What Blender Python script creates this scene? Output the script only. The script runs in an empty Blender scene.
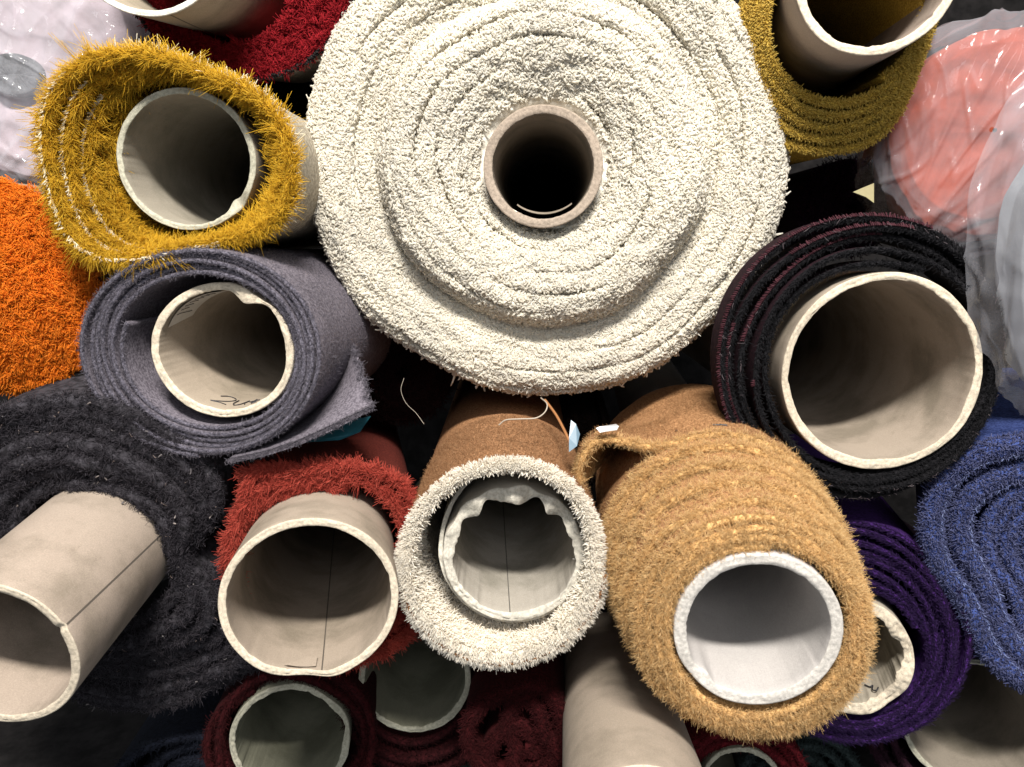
import bpy, math, random
import numpy as np
from mathutils import Vector, Matrix, noise as mnoise

PI = math.pi
R = math.radians
rng = np.random.default_rng(7)
random.seed(7)
scene = bpy.context.scene
col = scene.collection

# ------------------------------------------------------------------ camera
W, H, F = 1024, 767, 773.0
VPX, VPY = 540.0, 250.0
PITCH = math.atan((H / 2 - VPY) / F)
YAW = math.atan((VPX - W / 2) / F)
CAM = Vector((0.0, -0.80, 1.25))
cam_data = bpy.data.cameras.new("camera")
cam = bpy.data.objects.new("camera", cam_data)
col.objects.link(cam)
cam.location = CAM
cam.rotation_euler = (PI / 2 - PITCH, 0, YAW)
cam_data.sensor_width = 36.0
cam_data.lens = F / W * 36.0
cam_data.clip_start = 0.02
cam_data.clip_end = 60
scene.camera = cam
cam_data.dof.use_dof = True
cam_data.dof.focus_distance = 0.78
cam_data.dof.aperture_fstop = 11.0
RM = cam.rotation_euler.to_matrix()

# ------------------------------------------------------------------ world, lamps, exposure
world = bpy.data.worlds.new("World")
scene.world = world
world.use_nodes = True
bg = world.node_tree.nodes["Background"]
bg.inputs[0].default_value = (0.90, 0.95, 1.0, 1)
bg.inputs[1].default_value = 0.42


def area(name, offset, target, sx, sy, power, colour):
    l = bpy.data.lights.new(name, 'AREA')
    l.shape = 'RECTANGLE'
    l.size, l.size_y = sx, sy
    l.energy = power
    l.color = colour
    o = bpy.data.objects.new(name, l)
    col.objects.link(o)
    o.location = CAM + Vector(offset)
    d = (CAM + Vector(target)) - o.location
    o.rotation_euler = d.to_track_quat('-Z', 'Y').to_euler()
    return o


area("ceiling_lamp", (0.06, -0.62, 1.42), (0, 0.8, -0.1), 0.60, 0.13, 122, (1.0, 0.955, 0.89))
area("fill_lamp", (0.3, -2.6, 1.35), (0, 0.8, -0.1), 2.2, 1.0, 36, (0.96, 0.97, 1.0))  # broad soft fill added behind the camera to brighten rolls under the tubes
scene.view_settings.view_transform = 'Standard'
scene.view_settings.look = 'None'
scene.view_settings.gamma = 1
scene.view_settings.use_curve_mapping = False
scene.view_settings.exposure = 0.0
scene.render.engine = 'CYCLES'
scene.cycles.max_bounces = 9
scene.cycles.diffuse_bounces = 6
scene.cycles.transparent_max_bounces = 16
try:
    scene.cycles.use_denoising = True
except Exception:
    pass


def ray(u, v):
    return RM @ Vector(((u - W / 2) / F, (H / 2 - v) / F, -1.0))


def at(u, v, d):
    return CAM + ray(u, v) * d


# ------------------------------------------------------------------ materials
def new_mat(name):
    m = bpy.data.materials.new(name)
    m.use_nodes = True
    nt = m.node_tree
    return m, nt, nt.nodes["Principled BSDF"]


def rgb(c):
    return (c[0], c[1], c[2], 1)


def noise_node(nt, scale, detail=4, rough=0.6, coord='Object', stretch=None):
    tc = nt.nodes.new('ShaderNodeTexCoord')
    n = nt.nodes.new('ShaderNodeTexNoise')
    n.inputs['Scale'].default_value = scale
    n.inputs['Detail'].default_value = detail
    n.inputs['Roughness'].default_value = rough
    if stretch:
        mp = nt.nodes.new('ShaderNodeMapping')
        mp.inputs['Scale'].default_value = stretch
        nt.links.new(tc.outputs[coord], mp.inputs[0])
        nt.links.new(mp.outputs[0], n.inputs[0])
    else:
        nt.links.new(tc.outputs[coord], n.inputs[0])
    return n


def ramp(nt, src, stops):
    r = nt.nodes.new('ShaderNodeValToRGB')
    e = r.color_ramp.elements
    while len(e) < len(stops):
        e.new(0.5)
    for k, (p, c) in enumerate(stops):
        e[k].position = p
        e[k].color = rgb(c)
    nt.links.new(src, r.inputs[0])
    return r


def mixc(nt, fac, a, b, mode='MIX'):
    m = nt.nodes.new('ShaderNodeMix')
    m.data_type = 'RGBA'
    m.blend_type = mode
    for s, val in ((0, fac), (6, a), (7, b)):
        if isinstance(val, (int, float)):
            m.inputs[s].default_value = val
        elif isinstance(val, tuple):
            m.inputs[s].default_value = rgb(val)
        else:
            nt.links.new(val, m.inputs[s])
    return m.outputs[2]


def yarn_mat(name, dark, mid, light, patch=14.0, rough=0.9, thru=0.42, sheen=0.0, specks=None):
    """every strand (mesh island) takes its own tone between dark and light; slow patches on top"""
    m, nt, b = new_mat(name)
    g = nt.nodes.new('ShaderNodeNewGeometry')
    r = ramp(nt, g.outputs['Random Per Island'], [(0.0, dark), (0.5, mid), (1.0, light)])
    n = noise_node(nt, patch, 3)
    r2 = ramp(nt, n.outputs[0], [(0.3, tuple(x * 0.78 for x in mid)), (0.7, tuple(min(1, x * 1.12) for x in mid))])
    c = mixc(nt, 0.4, r.outputs[0], r2.outputs[0])
    if specks:
        g2 = nt.nodes.new('ShaderNodeMath')
        g2.operation = 'GREATER_THAN'
        g2.inputs[1].default_value = 1 - specks[0]
        nt.links.new(g.outputs['Random Per Island'], g2.inputs[0])
        c = mixc(nt, g2.outputs[0], c, specks[1])
    nt.links.new(c, b.inputs['Base Color'])
    b.inputs['Roughness'].default_value = rough
    b.inputs['Sheen Weight'].default_value = sheen
    b.inputs['Specular IOR Level'].default_value = 0.2
    tl = nt.nodes.new('ShaderNodeBsdfTranslucent')
    nt.links.new(c, tl.inputs[0])
    mx = nt.nodes.new('ShaderNodeMixShader')
    mx.inputs[0].default_value = thru
    nt.links.new(b.outputs[0], mx.inputs[1])
    nt.links.new(tl.outputs[0], mx.inputs[2])
    nt.links.new(mx.outputs[0], nt.nodes['Material Output'].inputs[0])
    return m


def cloth_mat(name, a, b_, scale=260, bump=0.5, weave=True, rough=0.95):
    m, nt, b = new_mat(name)
    n = noise_node(nt, scale, 5, 0.7)
    n2 = noise_node(nt, 9, 3)
    r = ramp(nt, n.outputs[0], [(0.40, tuple(x * .8 for x in a)), (0.60, tuple(min(1, x * 1.12) for x in b_))])
    r2 = ramp(nt, n2.outputs[0], [(0.3, (0.78, 0.78, 0.78)), (0.7, (1.1, 1.1, 1.1))])
    c = mixc(nt, 1.0, r.outputs[0], r2.outputs[0], 'MULTIPLY')
    nt.links.new(c, b.inputs['Base Color'])
    b.inputs['Roughness'].default_value = rough
    b.inputs['Sheen Weight'].default_value = 0.0
    b.inputs['Specular IOR Level'].default_value = 0.1
    bp = nt.nodes.new('ShaderNodeBump')
    bp.inputs['Strength'].default_value = bump
    bp.inputs['Distance'].default_value = 0.0015
    nt.links.new(n.outputs[0], bp.inputs['Height'])
    nt.links.new(bp.outputs[0], b.inputs['Normal'])
    return m


def card_mat(name, a, b_, seam=None, stain=0.34):
    """grey-brown paper tube: fine fibre, faint lengthwise streaks, optional winding seam (angle, twist per metre)"""
    m, nt, b = new_mat(name)
    n = noise_node(nt, 900, 3, 0.7)
    n2 = noise_node(nt, 14, 5, 0.6)
    n3 = noise_node(nt, 60, 3, 0.5, stretch=(1, 0.12, 1))
    r = ramp(nt, n.outputs[0], [(0.3, tuple(x * 0.86 for x in a)), (0.5, a), (0.75, b_)])
    r2 = ramp(nt, n2.outputs[0], [(0.36, (1 - stain, 1 - stain, 1 - stain * 1.1)), (0.56, (1.04, 1.03, 1.02))])
    n5 = noise_node(nt, 42, 6, 0.7, stretch=(1, .45, 1))
    r5 = ramp(nt, n5.outputs[0], [(0.28, (.84, .83, .81)), (0.38, (1, 1, 1)), (0.72, (1.0, 1.0, 1.0)), (0.78, (1.10, 1.10, 1.09))])
    r3 = ramp(nt, n3.outputs[0], [(0.3, (0.97, 0.97, 0.97)), (0.7, (1.02, 1.02, 1.02))])
    c = mixc(nt, 1.0, r.outputs[0], r2.outputs[0], 'MULTIPLY')
    c = mixc(nt, 1.0, c, r3.outputs[0], 'MULTIPLY')
    c = mixc(nt, 1.0, c, r5.outputs[0], 'MULTIPLY')
    if seam:
        tc = nt.nodes.new('ShaderNodeTexCoord')
        sp = nt.nodes.new('ShaderNodeSeparateXYZ')
        nt.links.new(tc.outputs['Object'], sp.inputs[0])

        def mth(op, x, y=None):
            k = nt.nodes.new('ShaderNodeMath')
            k.operation = op
            for s, val in ((0, x), (1, y)):
                if val is None:
                    continue
                if isinstance(val, (int, float)):
                    k.inputs[s].default_value = val
                else:
                    nt.links.new(val, k.inputs[s])
            return k.outputs[0]
        ang = mth('ARCTAN2', sp.outputs[2], sp.outputs[0])
        tw = mth('MULTIPLY', sp.outputs[1], seam[1])
        df = mth('ABSOLUTE', mth('SUBTRACT', mth('SUBTRACT', ang, tw), seam[0]))
        line = mth('LESS_THAN', df, seam[2] if len(seam) > 2 else 0.012)
        c = mixc(nt, line, c, tuple(x * 0.28 for x in a))
    nt.links.new(c, b.inputs['Base Color'])
    b.inputs['Roughness'].default_value = 0.82
    b.inputs['Specular IOR Level'].default_value = 0.3
    bp = nt.nodes.new('ShaderNodeBump')
    bp.inputs['Strength'].default_value = 0.25
    bp.inputs['Distance'].default_value = 0.001
    nt.links.new(n.outputs[0], bp.inputs['Height'])
    nt.links.new(bp.outputs[0], b.inputs['Normal'])
    return m


def plain_mat(name, c, rough=0.7):
    m, nt, b = new_mat(name)
    n = noise_node(nt, 120, 4)
    r = ramp(nt, n.outputs[0], [(0.3, tuple(x * 0.85 for x in c)), (0.7, c)])
    nt.links.new(r.outputs[0], b.inputs['Base Color'])
    b.inputs['Roughness'].default_value = rough
    return m


def film_mat(name, tint, haze):
    m, nt, b = new_mat(name)
    out = nt.nodes['Material Output']
    tr = nt.nodes.new('ShaderNodeBsdfTransparent')
    tr.inputs[0].default_value = rgb(tint)
    b.inputs['Base Color'].default_value = (0.42, 0.42, 0.46, 1)
    b.inputs['Roughness'].default_value = 0.07
    b.inputs['Specular IOR Level'].default_value = 0.9
    lw = nt.nodes.new('ShaderNodeLayerWeight')
    lw.inputs[0].default_value = 0.35
    n = noise_node(nt, 16, 5, 0.6)
    a = nt.nodes.new('ShaderNodeMath')
    a.operation = 'MULTIPLY_ADD'
    nt.links.new(n.outputs[0], a.inputs[0])
    a.inputs[1].default_value = haze * 0.5
    a.inputs[2].default_value = haze * 0.75
    a2 = nt.nodes.new('ShaderNodeMath')
    a2.operation = 'MULTIPLY_ADD'
    a2.use_clamp = True
    nt.links.new(lw.outputs['Facing'], a2.inputs[0])
    a2.inputs[1].default_value = 0.24
    nt.links.new(a.outputs[0], a2.inputs[2])
    mx = nt.nodes.new('ShaderNodeMixShader')
    nt.links.new(a2.outputs[0], mx.inputs[0])
    nt.links.new(tr.outputs[0], mx.inputs[1])
    nt.links.new(b.outputs[0], mx.inputs[2])
    nt.links.new(mx.outputs[0], out.inputs[0])
    bp = nt.nodes.new('ShaderNodeBump')
    bp.inputs['Strength'].default_value = 0.05
    bp.inputs['Distance'].default_value = 0.004
    n4 = noise_node(nt, 45, 3, 0.5, stretch=(1, 0.5, 1.6))
    nt.links.new(n4.outputs[0], bp.inputs['Height'])
    nt.links.new(bp.outputs[0], b.inputs['Normal'])
    return m


CARD = ((0.29, 0.232, 0.192), (0.36, 0.297, 0.25))


def rim_mat(name, c):
    """cut paper edge: fibrous, a little darker between the plies"""
    return cloth_mat(name, tuple(x * .92 for x in c), tuple(min(1, x * .95) for x in c), 340, .4)


RIM = rim_mat("paper_rim", (0.52, 0.45, 0.35))
RIM_GREY = rim_mat("grey_paper_rim", (0.36, 0.345, 0.27))
INK = plain_mat("black_ink", (0.02, 0.02, 0.025), 0.5)


# ------------------------------------------------------------------ mesh helpers
def link_mesh(name, V, loops, starts, mats, parent, idx=None, smooth=True):
    me = bpy.data.meshes.new(name)
    V = np.asarray(V, np.float32).reshape(-1, 3)
    loops = np.asarray(loops, np.int32).ravel()
    starts = np.asarray(starts, np.int32).ravel()
    me.vertices.add(len(V))
    me.vertices.foreach_set("co", V.ravel())
    me.loops.add(len(loops))
    me.loops.foreach_set("vertex_index", loops)
    me.polygons.add(len(starts))
    me.polygons.foreach_set("loop_start", starts)
    if not isinstance(mats, (list, tuple)):
        mats = [mats]
    for m in mats:
        me.materials.append(m)
    if idx is not None:
        me.polygons.foreach_set("material_index", np.asarray(idx, np.int32).ravel())
    me.update(calc_edges=True)
    me.validate()
    me.polygons.foreach_set("use_smooth", np.full(len(me.polygons), smooth))
    o = bpy.data.objects.new(name, me)
    col.objects.link(o)
    if parent is not None:
        o.parent = parent
    return o


def grid_faces(nr, nc, wrap=False, base=0):
    """quads over nr rows x nc columns of vertices"""
    i = np.arange(nr - 1)[:, None]
    j = np.arange(nc if wrap else nc - 1)[None, :]
    j2 = (j + 1) % nc
    a = i * nc + j
    b = i * nc + j2
    c = (i + 1) * nc + j2
    d = (i + 1) * nc + j
    return np.stack([a, b, c, d], -1).reshape(-1, 4) + base


def quads(name, V, Q, mats, parent, idx=None, smooth=True):
    Q = np.asarray(Q)
    return link_mesh(name, V, Q, np.arange(len(Q)) * 4, mats, parent, idx, smooth)


def norm(a):
    return a / np.maximum(np.linalg.norm(a, axis=-1, keepdims=True), 1e-9)


def strands(name, roots, dirs, length, rad, bend, mat, parent, nseg=3, sides=3, tip=0.7, curl=0.0):
    roots = np.asarray(roots, float)
    N = len(roots)
    dirs = norm(dirs)
    L = np.broadcast_to(np.asarray(length, float), (N,))[:, None, None]
    rad = np.broadcast_to(np.asarray(rad, float), (N,))[:, None]
    t = np.linspace(0, 1, nseg + 1)
    cen = roots[:, None] + dirs[:, None] * t[None, :, None] * L + bend[:, None] * (t ** 2)[None, :, None] * L
    rv = norm(rng.normal(size=(N, 3)))
    A = norm(np.cross(dirs, rv))
    if curl:
        B0 = np.cross(dirs, A)
        ph = rng.uniform(0, 6.28, N)[:, None] + t[None] * 5.0
        amp = (curl * np.sqrt(t))[None, :, None] * L
        cen = cen + (A[:, None] * np.cos(ph)[..., None] + B0[:, None] * np.sin(ph)[..., None]) * amp
    tan = norm(np.gradient(cen, axis=1))
    A2 = norm(A[:, None] - tan * np.sum(A[:, None] * tan, -1, keepdims=True))
    B2 = np.cross(tan, A2)
    ang = np.arange(sides) * 2 * PI / sides
    prof = 1 - (1 - tip) * t ** 2
    rr = (rad * prof[None])[..., None, None]
    ring = cen[:, :, None] + rr * (A2[:, :, None] * np.cos(ang)[None, None, :, None] + B2[:, :, None] * np.sin(ang)[None, None, :, None])
    V = ring.reshape(-1, 3)
    per = (nseg + 1) * sides
    q = grid_faces(nseg + 1, sides, True)
    Q = (q[None] + (np.arange(N) * per)[:, None, None]).reshape(-1)
    nq = len(q) * N
    cap = (np.arange(sides) + nseg * sides)[None] + (np.arange(N) * per)[:, None]
    loops = np.concatenate([Q, cap.ravel()])
    starts = np.concatenate([np.arange(nq) * 4, nq * 4 + np.arange(N) * sides])
    return link_mesh(name, V, loops, starts, mat, parent)


def jit(N, k):
    return rng.normal(size=(N, 3)) * k


def tufted(root, d, per, spread, dj):
    """repeat every tuft root: per strands each, roots scattered by spread, directions by dj"""
    n = len(root)
    r2 = np.repeat(root, per, 0) + rng.normal(size=(n * per, 3)) * spread
    d2 = np.repeat(norm(d), per, 0) + rng.normal(size=(n * per, 3)) * dj
    return r2, d2


def yarn(name, root, d, per, spread, dj, L, rad, mat, parent, bend=.25, clump=.1, curl=.12, nseg=3, sides=3, grav=.12):
    """tufts: strands that leave one spot together, share a length and bend, and close up again at the tip"""
    n = len(root)
    off = rng.normal(size=(n, per, 3)) * spread
    d = norm(d)
    Lt = rng.uniform(L[0], L[1], n)
    Ls = (Lt[:, None] * rng.uniform(.72, 1.05, (n, per))).ravel()
    tb = rng.normal(size=(n, 1, 3)) * bend + np.array([0, 0, -grav])
    b = np.broadcast_to(tb, (n, per, 3)) - off * clump / Lt[:, None, None] + rng.normal(size=(n, per, 3)) * bend * .45
    r2 = (root[:, None] + off).reshape(-1, 3)
    d2 = (np.repeat(d[:, None], per, 1) + rng.normal(size=(n, per, 3)) * dj).reshape(-1, 3)
    return strands(name, r2, d2, Ls, rng.uniform(rad[0], rad[1], n * per), b.reshape(-1, 3), mat, parent, nseg=nseg, sides=sides, curl=curl)


def wob(th, seed, comps):
    r = np.random.default_rng(seed)
    out = np.zeros_like(th, dtype=float)
    for f, a in comps:
        out = out + a * np.sin(f * th + r.uniform(0, 6.28))
    return out


def vno(th, seed, freq):
    """smooth random values round the circle, freq of them, in -1..1"""
    v = np.random.default_rng(seed * 131 + freq).uniform(-1, 1, freq)
    x = (th / (2 * PI) % 1.0) * freq
    i = np.floor(x).astype(int)
    f = x - i
    f = f * f * (3 - 2 * f)
    return v[i % freq] * (1 - f) + v[(i + 1) % freq] * f


def bumpf(th, c, w):
    d = (th - c + PI) % (2 * PI) - PI
    return np.exp(-(d / w) ** 2)


def interp(xs, ys):
    return lambda x: np.interp(x, xs, ys)


# ------------------------------------------------------------------ the roll
class Roll:
    def __init__(self, u, v, d, vp=(VPX, VPY), label=None, name="carpet_roll", cat="carpet roll", group="carpet rolls in the stack"):
        self.d = d
        self.S = d / F
        A = ray(*vp).normalized()
        X = A.cross(Vector((0, 0, 1))).normalized()
        Z = X.cross(A)
        M = Matrix((X, A, Z)).transposed().to_4x4()
        M.translation = at(u, v, d)
        self.M = M
        self.inv = M.inverted()
        self.o = bpy.data.objects.new(name, None)
        self.o.empty_display_size = 0.05
        col.objects.link(self.o)
        self.o.matrix_world = M
        self.o['label'] = label
        self.o['category'] = cat
        if group:
            self.o['group'] = group

    def loc(self, u, v, d):
        return np.array(self.inv @ at(u, v, d))


def tube(roll, u, v, d, r, wall, mat, rim=RIM, length=1.0, ry=None, rimy=None, inner=None, outer=None, name="cardboard_core", parent=None, rag=0.6, seed=1, nth=320):
    """hollow paper tube; rimy(th)->px along the axis, inner/outer(th)->px added to the radii near the rim"""
    S = d / F
    c = roll.loc(u, v, d)
    ry = ry or r
    rag = rag * .62
    wall = wall * .88
    th = np.linspace(0, 2 * PI, nth, endpoint=False)
    fine = (vno(th, seed, 9) * .7 + vno(th, seed, 31) * .45 + vno(th, seed, 83) * .35 + vno(th, seed, 150) * .25 + np.maximum(vno(th, seed + 5, 47) - .55, 0) * 3.0) * rag
    yr = (rimy(th) if rimy else 0) + (wob(th, seed + 1, [(2, .5), (3, .4)]) + vno(th, seed + 1, 17) * .5 + vno(th, seed + 1, 70) * .3) * rag
    io = (inner(th) if inner else 0 * th) + fine
    oo = (outer(th) if outer else 0 * th) + (vno(th, seed + 2, 13) * .4 + vno(th, seed + 2, 60) * .25) * rag
    Lp = length / S
    # (radius kind, fraction across wall, y offset, weight of the rim deformation)
    prof = [(0, Lp, 0.0), (0, 120, 0), (0, 40, .35), (0, 14, .7), (0, 1.2, 1), (.04, .4, 1), (.2, -.2, 1), (.38, .5, 1), (.56, -.3, 1), (.74, .5, 1), (.95, .3, 1), (1, 1.6, 1), (1, 12, .8), (1, 30, .5), (1, 70, .15), (1, 160, 0), (1, Lp, 0)]
    rows = []
    for f, y, w in prof:
        rr = wall * f
        dx = (oo * (1 - f) + io * f) * w
        lay = (vno(th, seed + int(f * 50), 29) * .9 + vno(th, seed + int(f * 70), 110) * .8) * rag if 0.05 < f < 0.95 else 0
        X = (r - rr + dx) * np.cos(th)
        Zz = (ry - rr + dx) * np.sin(th)
        Y = y + yr * (w if y < 30 else w * 0.5) + lay
        rows.append(np.stack([X * S + c[0], Y * S + c[1] + 0 * X, Zz * S + c[2]], -1))
    V = np.concatenate(rows)
    Q = grid_faces(len(prof), nth, True)
    row = np.repeat(np.arange(len(prof) - 1), nth)
    idx = np.where((row >= 4) & (row <= 10), 1, 0)
    return quads(name, V, Q, [mat, rim], parent or roll.o, idx)


class Sheet:
    """a long sheet wound from the inner ellipse (u, v, rx, ry) to the outer one; its edge faces the camera"""

    def __init__(self, roll, d, inner, outer, turns, thick, y=None, warp=None, th0=0.0, cw=False, length=0.9, per_turn=110, power=1.0, settle=False):
        self.roll, self.S, self.thick = roll, d / F, thick
        S = self.S
        n = int(turns * per_turn) + 1
        s = np.linspace(0, 1, n)
        sg = -1.0 if cw else 1.0
        th = th0 + sg * 2 * PI * turns * s
        ci, co = roll.loc(inner[0], inner[1], d), roll.loc(outer[0], outer[1], d)
        k = s ** power
        e = [np.asarray([ci[0], ci[2], inner[2] * S, inner[3] * S])[:, None] * (1 - k) + np.asarray([co[0], co[2], outer[2] * S, outer[3] * S])[:, None] * k][0]
        wr = (warp(th, s) if warp else 0 * s) * S
        P = np.stack([e[0] + (e[2] + wr) * np.cos(th), e[1] + (e[3] + wr) * np.sin(th)], -1)
        self.P0 = np.stack([e[0] + e[2] * np.cos(th), e[1] + e[3] * np.sin(th)], -1) if settle else P
        T = norm(np.gradient(P, axis=0))
        N = np.stack([T[:, 1], -T[:, 0]], -1) * sg
        self.th, self.s, self.P, self.T, self.N = th, s, P, T, N
        self.yb = (ci[1] + co[1]) / 2
        self.y = self.yb + (y(s, th) if y else 0 * s) * S
        self.length, self.n, self.sg = length, n, sg

    def build(self, name, mats, parent, edge=0.5):
        """mats: [pile side, backing side, edge]"""
        h = self.thick / 2 * self.S
        prof = [(-1, self.length), (-1, min(.15, self.length * .8)), (-1, min(.06, self.length * .6)), (-1, 0.025), (-1, h)]
        prof += [(math.sin(a), h * (1 - math.cos(a)) * edge * 2) for a in (-1.1, -0.6, 0, 0.6, 1.1)]
        prof += [(1, h), (1, 0.025), (1, min(.06, self.length * .6)), (1, min(.15, self.length * .8)), (1, self.length)]
        rows = []
        for a, y in prof:
            w = min(1, max(0, (y - .032) / .07))
            w = w * w * (3 - 2 * w)
            p = self.P * (1 - w) + self.P0 * w + self.N * (a * h)
            rows.append(np.stack([p[:, 0], self.y + y, p[:, 1]], -1))
        V = np.concatenate(rows)
        Q = grid_faces(len(prof), self.n)
        row = np.repeat(np.arange(len(prof) - 1), self.n - 1)
        idx = np.where(row < 4, 0, np.where(row >= 10, 1, 2 if len(mats) > 2 else 0))
        ends = []
        for c_ in (0, self.n - 1):
            lst = [r_ * self.n + c_ for r_ in range(len(prof))]
            m = len(lst)
            for k in range(m // 2 - 1):
                ends.append([lst[k], lst[k + 1], lst[m - 2 - k], lst[m - 1 - k]])
        Q = np.concatenate([Q, np.array(ends)])
        idx = np.concatenate([idx, np.zeros(len(ends), int)])
        if self.sg < 0:
            Q = Q[:, ::-1]
        return quads(name, V, Q, mats, parent, idx)

    def _pick(self, n, s0, s1, th=None):
        seg = np.linalg.norm(np.diff(self.P, axis=0), axis=1)
        m = (self.s[:-1] >= s0) & (self.s[:-1] <= s1)
        if th is not None:
            a = (self.th[:-1] - th[0]) % (2 * PI)
            m &= a <= (th[1] - th[0]) % (2 * PI)
        w = seg * m
        i = rng.choice(len(seg), n, p=w / w.sum())
        f = rng.random(n)[:, None]
        L = lambda a: a[i] * (1 - f) + a[i + 1] * f
        return L(self.P), norm(L(self.N)), norm(L(self.T)), (self.y[i] * (1 - f[:, 0]) + self.y[i + 1] * f[:, 0]), self.s[i], self.th[i]

    def edge(self, n, a0=-1.2, a1=1.2, s0=0, s1=1, th=None, depth=0.0):
        """roots on the rounded front edge; returns root, base direction, outward, tangent (all 3-D), s, th"""
        P, N, T, y, s, t = self._pick(n, s0, s1, th)
        h = self.thick / 2 * self.S
        a = rng.uniform(a0, a1, n)
        p = P + N * (np.sin(a) * h)[:, None]
        root = np.stack([p[:, 0], y + h * (1 - np.cos(a)) + rng.random(n) * depth * self.S, p[:, 1]], -1)
        N3 = np.stack([N[:, 0], 0 * y, N[:, 1]], -1)
        T3 = np.stack([T[:, 0], 0 * y, T[:, 1]], -1)
        base = N3 * np.sin(a)[:, None] - np.array([0, 1, 0]) * np.cos(a)[:, None]
        return root, base, N3, T3, s, t

    def side(self, n, sign, y0, y1, s0=0, s1=1, th=None):
        st = rng.bit_generator.state
        P, N, T, y, s, t = self._pick(n, s0, s1, th)
        dy = rng.uniform(y0, y1, n) * self.S
        if self.P0 is not self.P:
            keep, rng.bit_generator.state = self.P, st
            self.P = self.P0
            P0 = self._pick(n, s0, s1, th)[0]
            self.P = keep
            w = np.clip((dy - .032) / .07, 0, 1)[:, None]
            w = w * w * (3 - 2 * w)
            P = P * (1 - w) + P0 * w
        h = self.thick / 2 * self.S
        p = P + N * (sign * h)
        root = np.stack([p[:, 0], y + dy, p[:, 1]], -1)
        N3 = np.stack([N[:, 0], 0 * y, N[:, 1]], -1)
        T3 = np.stack([T[:, 0], 0 * y, T[:, 1]], -1)
        return root, N3 * sign, N3, T3, s, t


FWD = np.array([0, -1.0, 0])


def cord(name, pts, rad, mat, parent=None, sides=6, taper=False):
    """thin round thread or line through points, as one mesh"""
    P = np.asarray(pts, float)
    t = np.linspace(0, len(P) - 1, (len(P) - 1) * 8 + 1)
    i = np.clip(t.astype(int), 0, len(P) - 2)
    f = (t - i)[:, None]
    g = np.gradient(P, axis=0)
    h00, h10, h01, h11 = 2 * f**3 - 3 * f**2 + 1, f**3 - 2 * f**2 + f, -2 * f**3 + 3 * f**2, f**3 - f**2
    C = h00 * P[i] + h10 * g[i] + h01 * P[i + 1] + h11 * g[i + 1]
    tan = norm(np.gradient(C, axis=0))
    A = norm(np.cross(tan, np.array([0.31, 0.87, 0.22])))
    B = np.cross(tan, A)
    a = np.arange(sides) * 2 * PI / sides
    V = (C[:, None] + rad * (A[:, None] * np.cos(a)[None, :, None] + B[:, None] * np.sin(a)[None, :, None])).reshape(-1, 3)
    return quads(name, V, grid_faces(len(C), sides, True), mat, parent)


def tag(o, label, cat, group=None, kind=None):
    o['label'] = label
    o['category'] = cat
    if group:
        o['group'] = group
    if kind:
        o['kind'] = kind
    return o


# ------------------------------------------------------------------ the setting
def slab(name, lo, hi, mat):
    x0, y0, z0 = lo
    x1, y1, z1 = hi
    V = [(x0, y0, z0), (x1, y0, z0), (x1, y1, z0), (x0, y1, z0), (x0, y0, z1), (x1, y0, z1), (x1, y1, z1), (x0, y1, z1)]
    Q = [(0, 3, 2, 1), (4, 5, 6, 7), (0, 1, 5, 4), (1, 2, 6, 5), (2, 3, 7, 6), (3, 0, 4, 7)]
    o = quads(name, V, Q, mat, None, smooth=False)
    o['kind'] = 'structure'
    return o


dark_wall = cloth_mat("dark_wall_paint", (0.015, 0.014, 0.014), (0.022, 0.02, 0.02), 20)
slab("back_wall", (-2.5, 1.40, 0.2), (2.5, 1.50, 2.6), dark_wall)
slab("floor", (-2.5, -0.02, 0.2), (2.5, 1.39, 0.50), dark_wall)

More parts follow.
